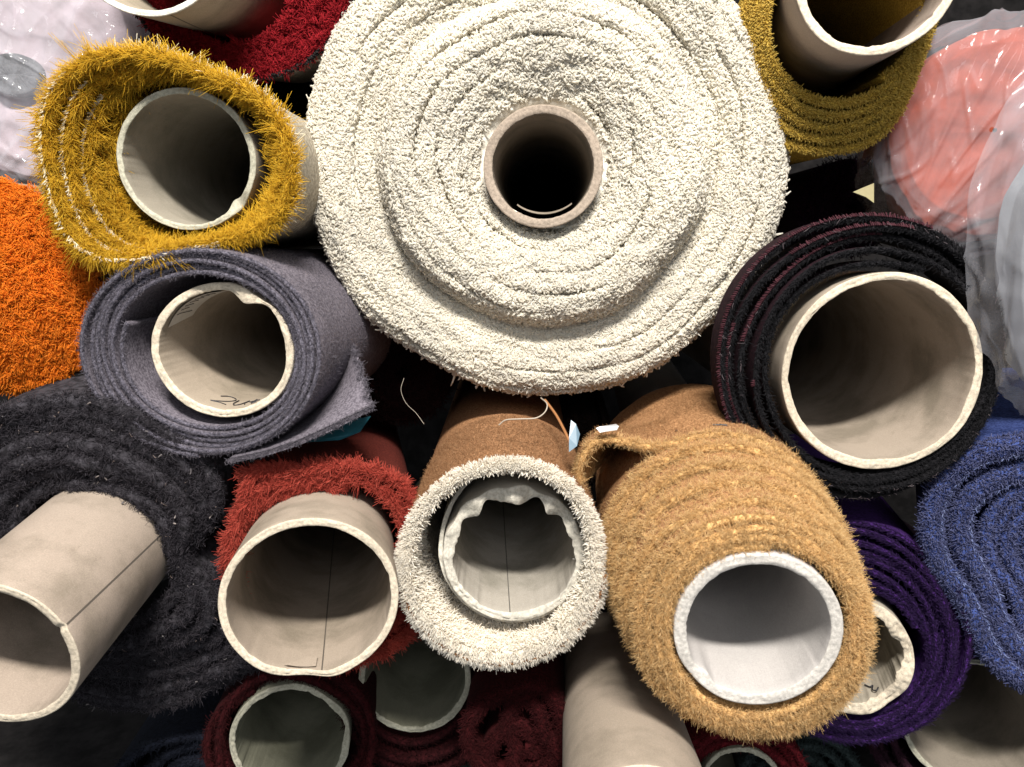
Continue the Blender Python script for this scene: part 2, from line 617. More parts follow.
# ------------------------------------------------------------------ 1 the big cream shag roll
def big_cream():
    D = 0.79
    r = Roll(543, 165, D, (543, 235), "largest roll, thick creamy white shag with a dark small core, top centre")
    S = D / F
    c = r.loc(543, 165, D)
    pr = interp([52, 62, 72, 86, 104, 122, 138, 150, 158, 165, 176, 192, 210, 226, 236, 242], [10, 0, -6, -14, -23, -28, -28, -23, -8, 10, 7, 0, -3, 0, 8, 26])

    def surf(rad, th):
        k = 1 + wob(th, 5, [(1, .008), (2, .014), (3, .008), (5, .006)])
        k2 = 1 + wob(th, 8, [(2, .008), (3, .008), (5, .008), (9, .006)])
        q = rad / (k * np.clip((200 - rad) / 60, 0, 1) + (1 - np.clip((200 - rad) / 60, 0, 1)))
        y = pr(q)
        sp = ((rad - 60 - th / (2 * PI) * 21 + wob(th, 44, [(2, 2), (3, 2), (5, 1.5)])) / 21) % 1.0            # the winding
        g = np.exp(-((sp - 0.5) / 0.10) ** 2)
        fade = np.clip(wob(th * 1.0 + rad * 0.035, 3, [(1, .6), (2, .5), (3, .5), (5, .5)]) + 0.3, 0, 1.6)
        y = y + g * (9 * fade + 1.0)
        y = y + wob(th, 12, [(3, 1.2), (7, 1.0), (11, .8)]) * np.clip((rad - 70) / 60, 0, 1)
        y = y + 1.3 * np.sin(rad * .30 + 2 * np.sin(th * 7 + 1) + 1.5 * np.sin(th * 4)) * np.sin(th * 17 + 2 * np.sin(rad * .05)) + .8 * np.sin(rad * .21 + 2.5 * np.sin(th * 5))
        return y, k2
    nr, nt_ = 130, 420
    rad = np.concatenate([np.linspace(54, 240, nr), [242, 242, 242, 242]])
    back = np.concatenate([np.zeros(nr), [30, 90, 300, 900]])
    th = np.linspace(0, 2 * PI, nt_, endpoint=False)
    RR, TT = np.meshgrid(rad, th, indexing='ij')
    Y, k2 = surf(RR, TT)
    Y = Y + back[:, None] + .4
    k2 = k2 * .975
    V = np.stack([RR * k2 * 1.035 * np.cos(TT) * S + c[0], Y * S + c[1], RR * k2 * np.sin(TT) * S + c[2]], -1).reshape(-1, 3)
    body = cloth_mat("cream_carpet", (0.74, 0.69, 0.59), (0.84, 0.80, 0.70))
    car = quads("carpet", V, grid_faces(len(rad), nt_, True), body, r.o)
    wool = yarn_mat("cream_wool", (0.84, 0.795, 0.70), (0.90, 0.865, 0.785), (0.92, 0.90, 0.85), patch=10, thru=0.68)
    N = 88000
    rr = np.sqrt(rng.uniform(66 ** 2, 246 ** 2, N))
    tt = rng.uniform(0, 2 * PI, N)

    def pos(a, b):
        y, k = surf(np.minimum(a, 241), b)
        k = k * .982
        a2 = np.minimum(a, 243)
        y = y + np.maximum(a - 241, 0) * 18
        return np.stack([a2 * k * (1 + .035 * np.clip((a2 - 80) / 80, 0, 1)) * np.cos(b) * S + c[0], y * S + c[1], a2 * k * np.sin(b) * S + c[2]], -1)
    p = pos(rr, tt)
    e = 2.0
    n = norm(np.cross(pos(rr + e, tt) - pos(rr - e, tt), pos(rr, tt + e / rr) - pos(rr, tt - e / rr)))
    n *= -np.sign(n[:, 1:2] + 1e-6) * 1.0
    n = np.where((rr > 241)[:, None], norm(np.stack([np.cos(tt), -0.5 + 0 * tt, np.sin(tt)], -1)), n)
    rad3 = np.stack([np.cos(tt), 0 * tt, np.sin(tt)], -1)
    tan3 = np.stack([-np.sin(tt), 0 * tt, np.cos(tt)], -1)
    d = norm(n * 0.8 + jit(N, .45))
    lat = norm(np.cross(d, jit(N, 1)))
    L = rng.uniform(4.5, 9, N) * S
    strands("pile", p, d, L, rng.uniform(.85, 1.55, N) * S, -d * rng.uniform(.75, 1.1, N)[:, None] + lat * rng.uniform(.3, .75, N)[:, None], wool, car, nseg=5, sides=5, tip=.25, curl=.07)
    # side of the roll behind the fringe
    M = 9000
    tt = rng.uniform(0, 2 * PI, M)
    y = rng.uniform(20, 150, M)
    k = 1 + wob(tt, 8, [(2, .008), (3, .008), (5, .008), (9, .006)])
    k = k * .98
    p = np.stack([242 * k * 1.035 * np.cos(tt) * S + c[0], y * S + c[1], 242 * k * np.sin(tt) * S + c[2]], -1)
    d = np.stack([np.cos(tt), -.3 + 0 * tt, np.sin(tt)], -1) + jit(M, .4)
    strands("side_pile", p, d, rng.uniform(5, 9, M) * S, 1.4 * S, -norm(d) * .8 + jit(M, .4), wool, car, nseg=4, sides=4, tip=.4)
    cm = card_mat("brown_core_card", (0.243, 0.203, 0.159), (0.311, 0.265, 0.210))
    tube(r, 543, 167, D - .022, 60, 10.5, cm, rim_mat("brown_core_rim", (0.30, 0.245, 0.195)), length=1.43, rag=.8, seed=4)
    # loose paper curl inside the bore
    t = np.linspace(-2.2, -0.9, 30)
    c2 = r.loc(543, 167, D - .022)
    S2 = (D - .022) / F
    rows = [np.stack([np.cos(t) * 46 * S2 + c2[0] + .001, (3 + 30 * k) * S2 + c2[1] + 0 * t, np.sin(t) * (46 - 2.5 * math.sin(PI * k)) * S2 + c2[2]], -1) for k in (0, .3, .6, 1)]
    quads("paper_curl", np.concatenate(rows), grid_faces(4, 30), cm, r.o)


big_cream()


# ------------------------------------------------------------------ 2 mustard shag roll
def mustard():
    D = 0.72
    r = Roll(186, 160, D, (520, 235), "mustard yellow roll of long shaggy pile with white stitched seams")
    S = D / F
    cm = card_mat("mustard_core_card", (0.270, 0.244, 0.197), (0.324, 0.298, 0.243))  # plain grey-brown card for the mustard roll's core
    tube(r, 186, 160, D + .005, 70, 7, cm, RIM_GREY, ry=69, length=1.1, rag=1.0, seed=11, rimy=lambda t: 8 * bumpf(t, -.72, .16), inner=lambda t: -5 * bumpf(t, -.75, .12))
    pile_b = cloth_mat("mustard_ground", (0.30, 0.165, 0.012), (0.46, 0.27, 0.02))
    back = cloth_mat("beige_backing", (0.30, 0.26, 0.20), (0.42, 0.38, 0.30))
    sh = Sheet(r, D, (184, 160, 88, 84), (177, 160, 118, 95), 3.4, 6.5, th0=2.2,
               y=lambda s, t: 26 - 58 * s, warp=lambda t, s: s * (14 * bumpf(t, -2.3, .4) + 7 * bumpf(t, 2.3, .5) - 10 * bumpf(t, -1.45, .45) + 16 * bumpf(t, -.55, .4) - 9 * bumpf(t, 1.05, .4) + 4 * np.sin(3 * t + 1)) + 3 * (1 - s) * np.sin(2 * t), length=.8)
    car = sh.build("carpet", [pile_b, back], r.o)
    wool = yarn_mat("mustard_yarn", (0.46, 0.25, 0.012), (0.66, 0.40, 0.026), (0.76, 0.53, 0.07), patch=18)
    ro, b, N3, T3, s, t = sh.edge(9500, -1.0, .9)
    d = b * .35 + FWD * .15 + N3 * (np.clip(s * 2.2 - 1.3, -.25, .8) + rng.normal(size=len(s)) * .15)[:, None] + T3 * (1.0 + rng.normal(size=len(s)) * .3)[:, None] + jit(len(s), .18)
    m = s > .7                                                      # a longer frayed fringe round the outside
    yarn("fringe", ro[m][::2], (d + N3 * .5)[m][::2], 8, 1.4 * S, .2, (4 * S, 10 * S), (.18 * S, .34 * S), wool, car, bend=.5, clump=.08, curl=.12)
    yarn("pile", ro, d, 7, 1.3 * S, .3, (4 * S, 11 * S), (.18 * S, .34 * S), wool, car, bend=.6, clump=.08, curl=.12)
    ro, b, N3, T3, s, t = sh.side(2200, -1, 2, 60)
    d = b * .3 + FWD * .5 + T3 * .9 + jit(len(ro), .2)
    yarn("inner_pile", ro, d, 7, 1.5 * S, .25, (4 * S, 9 * S), (.22 * S, .4 * S), wool, car, bend=.4, clump=.08, curl=.12)
    # white stitches along the backing lines, lower left
    stitch = yarn_mat("white_stitch", (0.62, 0.50, 0.25), (0.78, 0.70, 0.5), (0.88, 0.84, 0.74), sheen=0)
    ro, b, N3, T3, s, t = sh.edge(900, .5, 1.1, s0=.30, th=(2.3, 5.1))
    ro = ro + FWD * 6.5 * S
    d = T3 + N3 * .5 + FWD * .5 + jit(len(ro), .35)
    strands("stitching", ro, d, rng.uniform(3, 6, len(ro)) * S, .75 * S, jit(len(ro), .2), stitch, car, sides=4)
    ro, b, N3, T3, s, t = sh.edge(260, .5, 1.3, s0=.72, th=(5.6, 8.2))
    d = N3 + FWD * .2 + jit(len(ro), .4)
    strands("loose_backing_threads", ro, d, rng.uniform(6, 13, len(ro)) * S, .4 * S, jit(len(ro), .3), stitch, car)


mustard()


# ------------------------------------------------------------------ 3 crimson roll, top left, long tube
def crimson():
    D = 0.765
    r = Roll(139, -77, 0.65, (496, 110), "crimson red roll with grey backing and long cardboard tube, above the mustard roll")
    cm = card_mat("pale_tube_card", (0.283, 0.241, 0.186), (0.351, 0.301, 0.238), seam=(-1.35, -1.6, .012))
    tube(r, 139, -77, 0.65, 85, 7, cm, rim_mat("pale_tube_rim", (.62, .59, .52)), length=1.1, rag=.7, seed=21)
    S = D / F
    pb = cloth_mat("crimson_ground", (0.16, 0.006, 0.010), (0.28, 0.012, 0.018))
    back = cloth_mat("grey_backing", (0.30, 0.265, 0.24), (0.40, 0.36, 0.33), 400)
    sh = Sheet(r, D, (216, -38, 80, 80), (243, -50, 122, 121), 3.0, 10, th0=3.4, y=lambda s, t: -8 * s, length=.6)
    car = sh.build("carpet", [pb, back], r.o)
    wool = yarn_mat("crimson_yarn", (0.16, 0.004, 0.008), (0.34, 0.012, 0.02), (0.46, 0.03, 0.035), patch=25)
    ro, b, N3, T3, s, t = sh.edge(3200, -1.4, 1.0, th=(2.8, 6.5))
    d = b + N3 * .15 + T3 * .35 + jit(len(ro), .35)
    yarn("pile", ro, d, 11, 1.6 * S, .3, (3 * S, 6.5 * S), (.28 * S, .5 * S), wool, car, bend=.5, clump=.08, curl=.12)
    blk = yarn_mat("black_overlock", (.012, .011, .012), (.025, .022, .022), (.05, .045, .045))
    ro, b, N3, T3, s, t = sh.edge(1400, .7, 1.4, s0=.67, th=(2.8, 6.6))
    ro = ro + N3 * 2 * S + FWD * 3.5 * S
    d = N3 * .4 + T3 * .8 + FWD * .4 + jit(len(ro), .2)
    strands("black_edging", ro, d, rng.uniform(3, 5, len(ro)) * S, 1.2 * S, jit(len(ro), .2), blk, car, sides=5, tip=.7)


crimson()


# ------------------------------------------------------------------ 4 olive gold roll, top right
def olive():
    D = 0.735
    r = Roll(878, -29, 0.665, (645, 199), "olive gold ribbed velvet roll around a protruding tube, top right")
    cm = card_mat("olive_tube_card", *CARD)
    tube(r, 878, -29, 0.665, 79, 10, cm, length=1.1, rag=1.3, seed=31)
    S = D / F
    pb = cloth_mat("olive_velvet", (0.28, 0.175, 0.025), (0.50, 0.34, 0.06), 500)
    sh = Sheet(r, D, (846, 14, 74, 74), (838, 26, 92, 128), 5.5, 6.5, th0=-1.0, y=lambda s, t: -2 + 14 * s + 12 * np.maximum(0, -np.sin(t)) * s ** 2, warp=lambda t, s: 5 * s ** 3 * np.sin(5 * t), length=.6)
    car = sh.build("carpet", [pb, pb], r.o)
    wool = yarn_mat("olive_nap", (0.34, 0.21, 0.030), (0.62, 0.43, 0.085), (0.78, 0.60, 0.17), patch=25)
    ro, b, N3, T3, s, t = sh.edge(30000, -1.5, 1.5)
    d = b + jit(len(ro), .3)
    strands("pile", ro, d, rng.uniform(1.8, 3.8, len(ro)) * S, .5 * S, jit(len(ro), .3), wool, car, nseg=2)


olive()


# ------------------------------------------------------------------ plastic wrapped rolls
def film(roll, u, v, d, rx, ry, mat, seed, amp=7, lengthpx=200, off=0, nth=240, nt_=130, name="plastic_wrap", crease=.85):
    S = d / F
    c = roll.loc(u, v, d)
    th = np.linspace(0, 2 * PI, nth, endpoint=False)
    ts = np.linspace(0, 1, nt_)
    prof_r = np.interp(ts, [0, .45, .58, .68, 1], [0.02, .80, .955, 1.0, 1.06])
    prof_y = np.interp(ts, [0, .45, .58, .68, 1], [-10, -4, 6, 30, lengthpx])
    V = np.zeros((nt_, nth, 3))
    for i in range(nt_):
        for j in range(nth):
            x = prof_r[i] * math.cos(th[j])
            z = prof_r[i] * math.sin(th[j])
            y = prof_y[i] / rx
            # creases: folded ridges running mostly along pulled directions
            h = 0.5 * mnoise.noise(Vector((x * .9 + seed, y * .6, z * .9 - seed)))
            for q in range(4):
                ph = seed * 1.7 + q * .9 + .5 * mnoise.noise(Vector((x * .8 + q * 7, seed, z * .8)))
                ua, va = x * math.cos(ph) + z * math.sin(ph), -x * math.sin(ph) + z * math.cos(ph)
                if q < 2:                                               # pleats fanning out from where the bag is gathered
                    va = math.atan2(z + 1.25, x + 1.25 - q * .5) * (1.6, 2.6)[q]
                    ua = math.hypot(z + 1.25, x + 1.25)
                fr = (1.5, 2.4, 3.8, 6.5)[q]
                m_ = mnoise.noise(Vector((ua * fr * .22 + seed * 3 + q, y * .5 + q * 5, va * fr)))
                h += (0.8, .6, .5, .32)[q] * crease * (max(0, 1 - abs(m_) * 5.0) - .2) + (0.8, .6, .5, .32)[q] * (1 - crease) * m_ * 1.6
            h *= amp
            k = min(1, max(0, (ts[i] - .40) / .25))
            V[i, j] = ((x * rx + h * k * math.cos(th[j])) * S + c[0], (prof_y[i] + off - h * (1 - k)) * S + c[1], (z * ry + h * k * math.sin(th[j])) * S + c[2])
    return quads(name, V.reshape(-1, 3), grid_faces(nt_, nth, True), mat, roll.o)


def wrapped():
    clear = film_mat("clear_film", (0.98, 0.97, 0.98), 0.17)
    hazy = film_mat("hazy_film", (0.97, 0.98, 0.99), 0.20)
    # coral roll, right
    D = 0.77
    r = Roll(985, 130, D, (820, 240), "coral red roll wrapped in crinkled clear plastic, upper right", group="rolls wrapped in plastic")
    coral = cloth_mat("coral_fabric", (0.33, 0.070, 0.038), (0.29, 0.060, 0.032), 40)
    film(r, 992, 132, D + .015, 98, 106, coral, 6.3, amp=6, lengthpx=300, name="carpet", crease=.12)
    film(r, 988, 132, D - .01, 108, 118, clear, 3.1, amp=9, off=-8)
    # pale roll at the right edge
    D = 0.66
    r = Roll(1085, 240, D, (680, 252), "pale grey roll in loose cloudy plastic at the right edge", group="rolls wrapped in plastic")
    pale = cloth_mat("pale_grey_fabric", (0.20, 0.205, 0.22), (0.165, 0.17, 0.18), 40)
    film(r, 1152, 250, D + .03, 118, 185, pale, 2.9, amp=8, lengthpx=40, name="carpet", crease=.25)
    film(r, 1150, 225, D, 144, 228, hazy, 5.2, amp=9, off=-12, lengthpx=44)
    # pale roll, top left corner
    D = 0.80
    r = Roll(22, 60, D, (500, 235), "pale pink roll in shiny crinkled plastic, top left corner", group="rolls wrapped in plastic")
    pink = cloth_mat("pale_pink_fabric", (0.43, 0.37, 0.39), (0.36, 0.31, 0.335), 40)
    film(r, 24, 62, D + .02, 114, 118, pink, 4.4, amp=7, lengthpx=200, name="carpet", crease=.25)
    tube(r, 12, 74, D + .004, 28, 24, plain_mat("slate_card", (.10, .105, .11)), rim_mat("slate_rim", (.12, .125, .13)), ry=20, length=.9, seed=40)
    film(r, 22, 62, D - .005, 124, 130, clear, 1.7, amp=10, off=-10)


wrapped()


# ------------------------------------------------------------------ 6 orange shag roll
def orange():
    D = 0.76
    r = Roll(-14, 285, D, (500, 240), "bright orange shag roll cut by the left edge, below the plastic wrap")
    S = D / F
    pb = cloth_mat("orange_ground", (0.34, 0.06, 0.004), (0.52, 0.11, 0.008))
    back = cloth_mat("tan_backing", (0.20, 0.15, 0.11), (0.28, 0.22, 0.17))
    sh = Sheet(r, D, (-14, 285, 14, 14), (-14, 285, 112, 106), 8, 12, y=lambda s, t: 22 * s ** 2 - 10, length=.7)
    car = sh.build("carpet", [pb, back], r.o)
    wool = yarn_mat("orange_yarn", (0.52, 0.11, 0.006), (0.84, 0.235, 0.014), (0.93, 0.36, 0.05), patch=22)
    ro, b, N3, T3, s, t = sh.edge(7500, -1.5, 1.5, s0=.1, th=(4.3, 8.5))
    d = b * .8 + FWD * .3 + N3 * (s * .5)[:, None] + T3 * .3 + jit(len(ro), .3)
    yarn("pile", ro, d, 10, 1.6 * S, .35, (2.5 * S, 6 * S), (.3 * S, .5 * S), wool, car, bend=.6, clump=.08, curl=.12)


orange()


# ------------------------------------------------------------------ 7 grey felt roll
def felt():
    D = 0.72
    r = Roll(222, 350, D, (580, 250), "grey felt roll with a loose torn flap and marked core, below the mustard roll")
    S = D / F
    cm = card_mat("marked_core_card", (0.298, 0.249, 0.193), (0.365, 0.308, 0.244))
    tube(r, 222, 351, D + .002, 74, 9, cm, length=1.1, ry=68, rag=1.4, seed=51,
         inner=lambda t: -9 * bumpf(t, 1.15, .22) + 3 * bumpf(t, .75, .3), outer=lambda t: -4 * bumpf(t, 1.0, .25), rimy=lambda t: 12 * bumpf(t, 1.7, .6))
    fa = cloth_mat("grey_felt", (0.097, 0.085, 0.103), (0.162, 0.146, 0.170), 380, .9)
    fe = cloth_mat("grey_felt_edge", (0.054, 0.051, 0.067), (0.137, 0.127, 0.156), 500, 1.0)
    sh = Sheet(r, D, (209, 353, 90, 78), (202, 355, 124, 105), 6.3, 4.5, th0=2.75, y=lambda s, t: 4 * np.sin(2 * t) * s - 4 * s + 2.5 * np.sin(25 * s), warp=lambda t, s: 2.0 * np.sin(2 * t + 1 + 6 * s) - 6 * (1 - s) * bumpf(t, .0, .8), length=.75, per_turn=130, power=.9)
    car = sh.build("carpet", [fa, fa, fe], r.o)
    fz = yarn_mat("grey_fuzz", (0.072, 0.064, 0.082), (0.137, 0.124, 0.150), (0.288, 0.267, 0.300), patch=30)
    ro, b, N3, T3, s, t = sh.edge(16000, -1.4, 1.4)
    strands("pile", ro, b * .5 + jit(len(ro), .6), rng.uniform(1.2, 3.2, len(ro)) * S, .22 * S, jit(len(ro), .5), fz, car, nseg=2)
    ro, b, N3, T3, s, t = sh.side(9000, 1, 0, 160, s0=.85)
    strands("side_fuzz", ro, b * .6 + jit(len(ro), .6), rng.uniform(1, 2.6, len(ro)) * S, .2 * S, jit(len(ro), .5), fz, car, nseg=2)
    # innermost end standing away from the core on the left
    # loose outer end: a curved flap pulled off along the lower right
    A = [(228, 459, D), (262, 452, D), (297, 441, D), (330, 426, D + .002), (352, 415, D + .006), (370, 406, D + .012)]
    B = [(262, 432, D + .10), (295, 420, D + .10), (318, 404, D + .10), (335, 386, D + .09), (346, 368, D + .085), (353, 346, D + .08)]
    nA, nB = 40, 26
    a3 = np.array([r.loc(*p) for p in A])
    b3 = np.array([r.loc(*p) for p in B])
    k = np.linspace(0, len(A) - 1, nA)
    ia = np.stack([np.interp(k, range(len(A)), a3[:, q]) for q in range(3)], -1)
    ib = np.stack([np.interp(k, range(len(B)), b3[:, q]) for q in range(3)], -1)
    top = []
    for f in np.linspace(0, 1, nB):
        row = ia * (1 - f) + ib * f
        e = row[-1] - row[-2]
        jag = .9 * math.sin(f * 40) + .8 * math.sin(f * 23 + 1) + .6 * math.sin(f * 71)
        row[-1] = row[-1] + norm(e) * jag * 2.0 * S
        row[:, 2] += .004 * math.sin(f * PI) * np.linspace(0, 1, nA) ** 2
        top.append(row)
    top = np.array(top)
    bot = top.copy()
    bot[..., 2] -= .0042
    bot[..., 0] += .0018
    V = np.concatenate([top.reshape(-1, 3), bot.reshape(-1, 3)])
    q1 = grid_faces(nB, nA)
    q2 = grid_faces(nB, nA)[:, ::-1] + nA * nB
    eg = []
    for i in range(nB - 1):
        for j in (0, nA - 1):
            eg.append([i * nA + j, (i + 1) * nA + j, (i + 1) * nA + j + nA * nB, i * nA + j + nA * nB])
    for j in range(nA - 1):
        for i in (0, nB - 1):
            eg.append([i * nA + j, i * nA + j + 1, i * nA + j + 1 + nA * nB, i * nA + j + nA * nB])
    fl = quads("loose_flap", V, np.concatenate([q1, q2, np.array(eg)]), fa, r.o)
    n = 1500
    i = rng.integers(0, nB, n)
    ro = np.concatenate([top[i, -1] - np.array([0, 0, .002]) + jit(n, .001), top[0, rng.integers(0, nA, n)] - np.array([0, 0, .002]) + jit(n, .001)])
    strands("flap_fuzz", ro, jit(2 * n, 1) + np.array([.3, -.6, 0]), rng.uniform(1.5, 4, 2 * n) * S, .22 * S, jit(2 * n, .5), fz, fl, nseg=2)
    # pen marks inside the core: 2, u, e-like strokes lying on the inner wall
    c = r.loc(222, 351, D + .002)

    def inner(deg, ypx):
        a = R(deg)
        return (c[0] + 65.4 * math.cos(a) * S, c[1] + ypx * S, c[2] + 59.4 * math.sin(a) * S)
    st = [[(247, 44), (252, 52), (259, 50), (262, 42), (258, 33), (250, 24), (247, 21), (255, 23), (262, 20)],
          [(265, 44), (266, 28), (270, 21), (274, 26), (276, 42), (276, 30), (279, 22)],
          [(282, 46), (283, 30), (286, 22), (290, 24)], [(279, 34), (289, 35)]]
    for k in st:
        cord("pen_stroke", [inner(a, y) for a, y in k], .55 * S, INK, r.o, 5)
    # printed label strip with tally marks, upper left inside the core
    lab = plain_mat("label_paper", (.50, .46, .40), .7)
    t = np.linspace(R(100), R(158), 24)
    rows = [np.stack([c[0] + 64.6 * np.cos(t + sk) * S, c[1] + y * S + 0 * t, c[2] + 58.6 * np.sin(t + sk) * S], -1) for y, sk in ((10, 0), (30, -.08), (52, -.18))]
    lb = quads("label", np.concatenate(rows), grid_faces(3, 24), lab, r.o)
    for k in range(7):
        a0 = 104 + k * 6

        def lpt(deg, y):
            a = R(deg)
            return (c[0] + 63.8 * math.cos(a) * S, c[1] + y * S, c[2] + 57.8 * math.sin(a) * S)
        cord("pen_stroke", [lpt(a0 + 3, 13), lpt(a0 + 1.5, 19), lpt(a0, 26 + (k == 6) * 14)], .32 * S, INK, lb, 5)


felt()


# ------------------------------------------------------------------ 8 charcoal shag roll with long tube
def charcoal():
    D = 0.775
    r = Roll(-5, 655, 0.62, (520, 120), "charcoal black fluffy roll with a long cardboard tube, lower left")
    cm = card_mat("long_tube_card", (0.298, 0.245, 0.200), (0.365, 0.304, 0.247), seam=(.42, -1.05, .014))
    tube(r, -5, 655, 0.62, 84, 10, cm, length=.36, rag=.9, seed=61, rimy=lambda t: 2.5 * bumpf(t, .42, .04), inner=lambda t: 0 * t)
    S = D / F
    pb = cloth_mat("charcoal_ground", (0.014, 0.013, 0.015), (0.040, 0.037, 0.043), 120)
    sh = Sheet(r, D, (100, 552, 74, 74), (76, 574, 184, 184), 7, 15, y=lambda s, t: 6 * np.sin(13 * s) + 26 * s ** 2 - 4 + 5 * vno(t * .14, 3, 60) + 3 * vno(t * .14, 4, 170), warp=lambda t, s: 5 * np.sin(3 * t + 5 * s) + s * (5 * bumpf(t, .75, .3) - 80 * bumpf(t, .05, .33) + 22 * bumpf(t, -.6, .25)), length=.07)
    car = sh.build("carpet", [pb, pb], r.o)
    wool = yarn_mat("charcoal_yarn", (0.016, 0.014, 0.017), (0.043, 0.038, 0.046), (0.10, 0.09, 0.104), patch=30, specks=(.0018, (.34, .26, .22)))
    ro, b, N3, T3, s, t = sh.edge(11000, -1.5, 1.5)
    d = b * .55 + FWD * .1 + T3 * (rng.normal(size=len(ro)) * .8)[:, None] + N3 * (s * .3)[:, None] + jit(len(ro), .35)
    yarn("pile", ro, d, 9, 2.2 * S, .5, (1.6 * S, 4.2 * S), (.18 * S, .36 * S), wool, car, bend=.7, curl=.12)
    lint = yarn_mat("pale_lint", (.10, .09, .10), (.22, .20, .20), (.50, .42, .38))
    ro, b, N3, T3, s, t = sh.edge(90, -.8, .8)
    ro = ro + FWD * 6 * S
    li = strands("lint", ro, T3 + jit(90, .8), rng.uniform(1.0, 3, 90) * S, rng.uniform(.35, 1.1, 90) * S, jit(90, .6), lint, car)
    li['kind'] = 'stuff'


charcoal()


# ------------------------------------------------------------------ 9 brick red roll with tube
def brick():
    D = 0.775
    r = Roll(310, 600, 0.665, (372, 330), "brick red shag roll with a protruding cardboard tube, left of the fringed roll")
    cm = card_mat("red_tube_card", (0.304, 0.252, 0.200), (0.372, 0.310, 0.251), seam=(-1.45, -.4, .010))
    tube(r, 310, 600, 0.665, 88, 9, cm, length=1.0, ry=83, rag=1.1, seed=71,
         inner=lambda t: -1.5 * bumpf(t, -1.75, .3), rimy=lambda t: 5 * bumpf(t, -1.75, .25) - 4 * bumpf(t, -1.35, .2), outer=lambda t: -4 * bumpf(t, -1.6, .25))
    c = r.loc(310, 600, .665)
    S0 = .665 / F
    # torn paper flap lying on the bottom of the bore
    t = np.linspace(R(248), R(272), 14)
    rows = []
    for y, f in ((8, 0), (18, .5), (30, 1)):
        tt = np.linspace(R(248 + 16 * f), R(272), 14)
        rows.append(np.stack([c[0] + (78 - .8) * np.cos(tt) * S0, c[1] + y * S0 + 0 * tt, c[2] + (73 - 1.2 - 1.2 * f) * np.sin(tt) * S0], -1))
    quads("paper_flap", np.concatenate(rows), grid_faces(3, 14), cm, r.o)
    S = D / F
    pb = cloth_mat("brick_ground", (0.22, 0.02, 0.014), (0.36, 0.04, 0.028))
    back = cloth_mat("brick_felt_backing", (0.070, 0.012, 0.009), (0.120, 0.023, 0.016), 420)
    sh = Sheet(r, D, (320, 563, 84, 80), (338, 562, 98, 104), 2.3, 9, th0=1.2, y=lambda s, t: -2 - 8 * s, warp=lambda t, s: s * (5 * np.sin(3 * t) + 18 * bumpf(t, 2.25, .16) - 32 * bumpf(t, .12, .4) + 15 * bumpf(t, -.75, .35)), length=.7)
    car = sh.build("carpet", [pb, back], r.o)
    wool = yarn_mat("brick_yarn", (0.28, 0.032, 0.022), (0.50, 0.078, 0.053), (0.64, 0.145, 0.10), patch=24)
    ro, b, N3, T3, s, t = sh.edge(6000, -.6, 1.0)
    d = b * .4 + N3 * np.clip(s * 1.4 - .8, -.1, .5)[:, None] + T3 * (.85 + rng.normal(size=len(ro)) * .35)[:, None] + jit(len(ro), .18)
    yarn("pile", ro, d, 9, 1.5 * S, .28, (3.5 * S, 8.5 * S), (.18 * S, .34 * S), wool, car, bend=.5, clump=.08, curl=.12)
    # a tongue of pile pulled out at the upper left
    p0, p1 = r.loc(296, 470, D - .01), r.loc(246, 474, D - .012)
    f = rng.random(160)[:, None]
    ro = p0 * (1 - f) + p1 * f + jit(160, .0018)
    d = np.tile(norm(p1 - p0), (160, 1)) + jit(160, .35)
    ro, d = tufted(ro, d, 9, 1.5 * S, .25)
    n = len(ro)
    strands("pulled_tuft", ro, d, rng.uniform(5, 12, n) * S, .6 * S, jit(n, .3), wool, car)


brick()


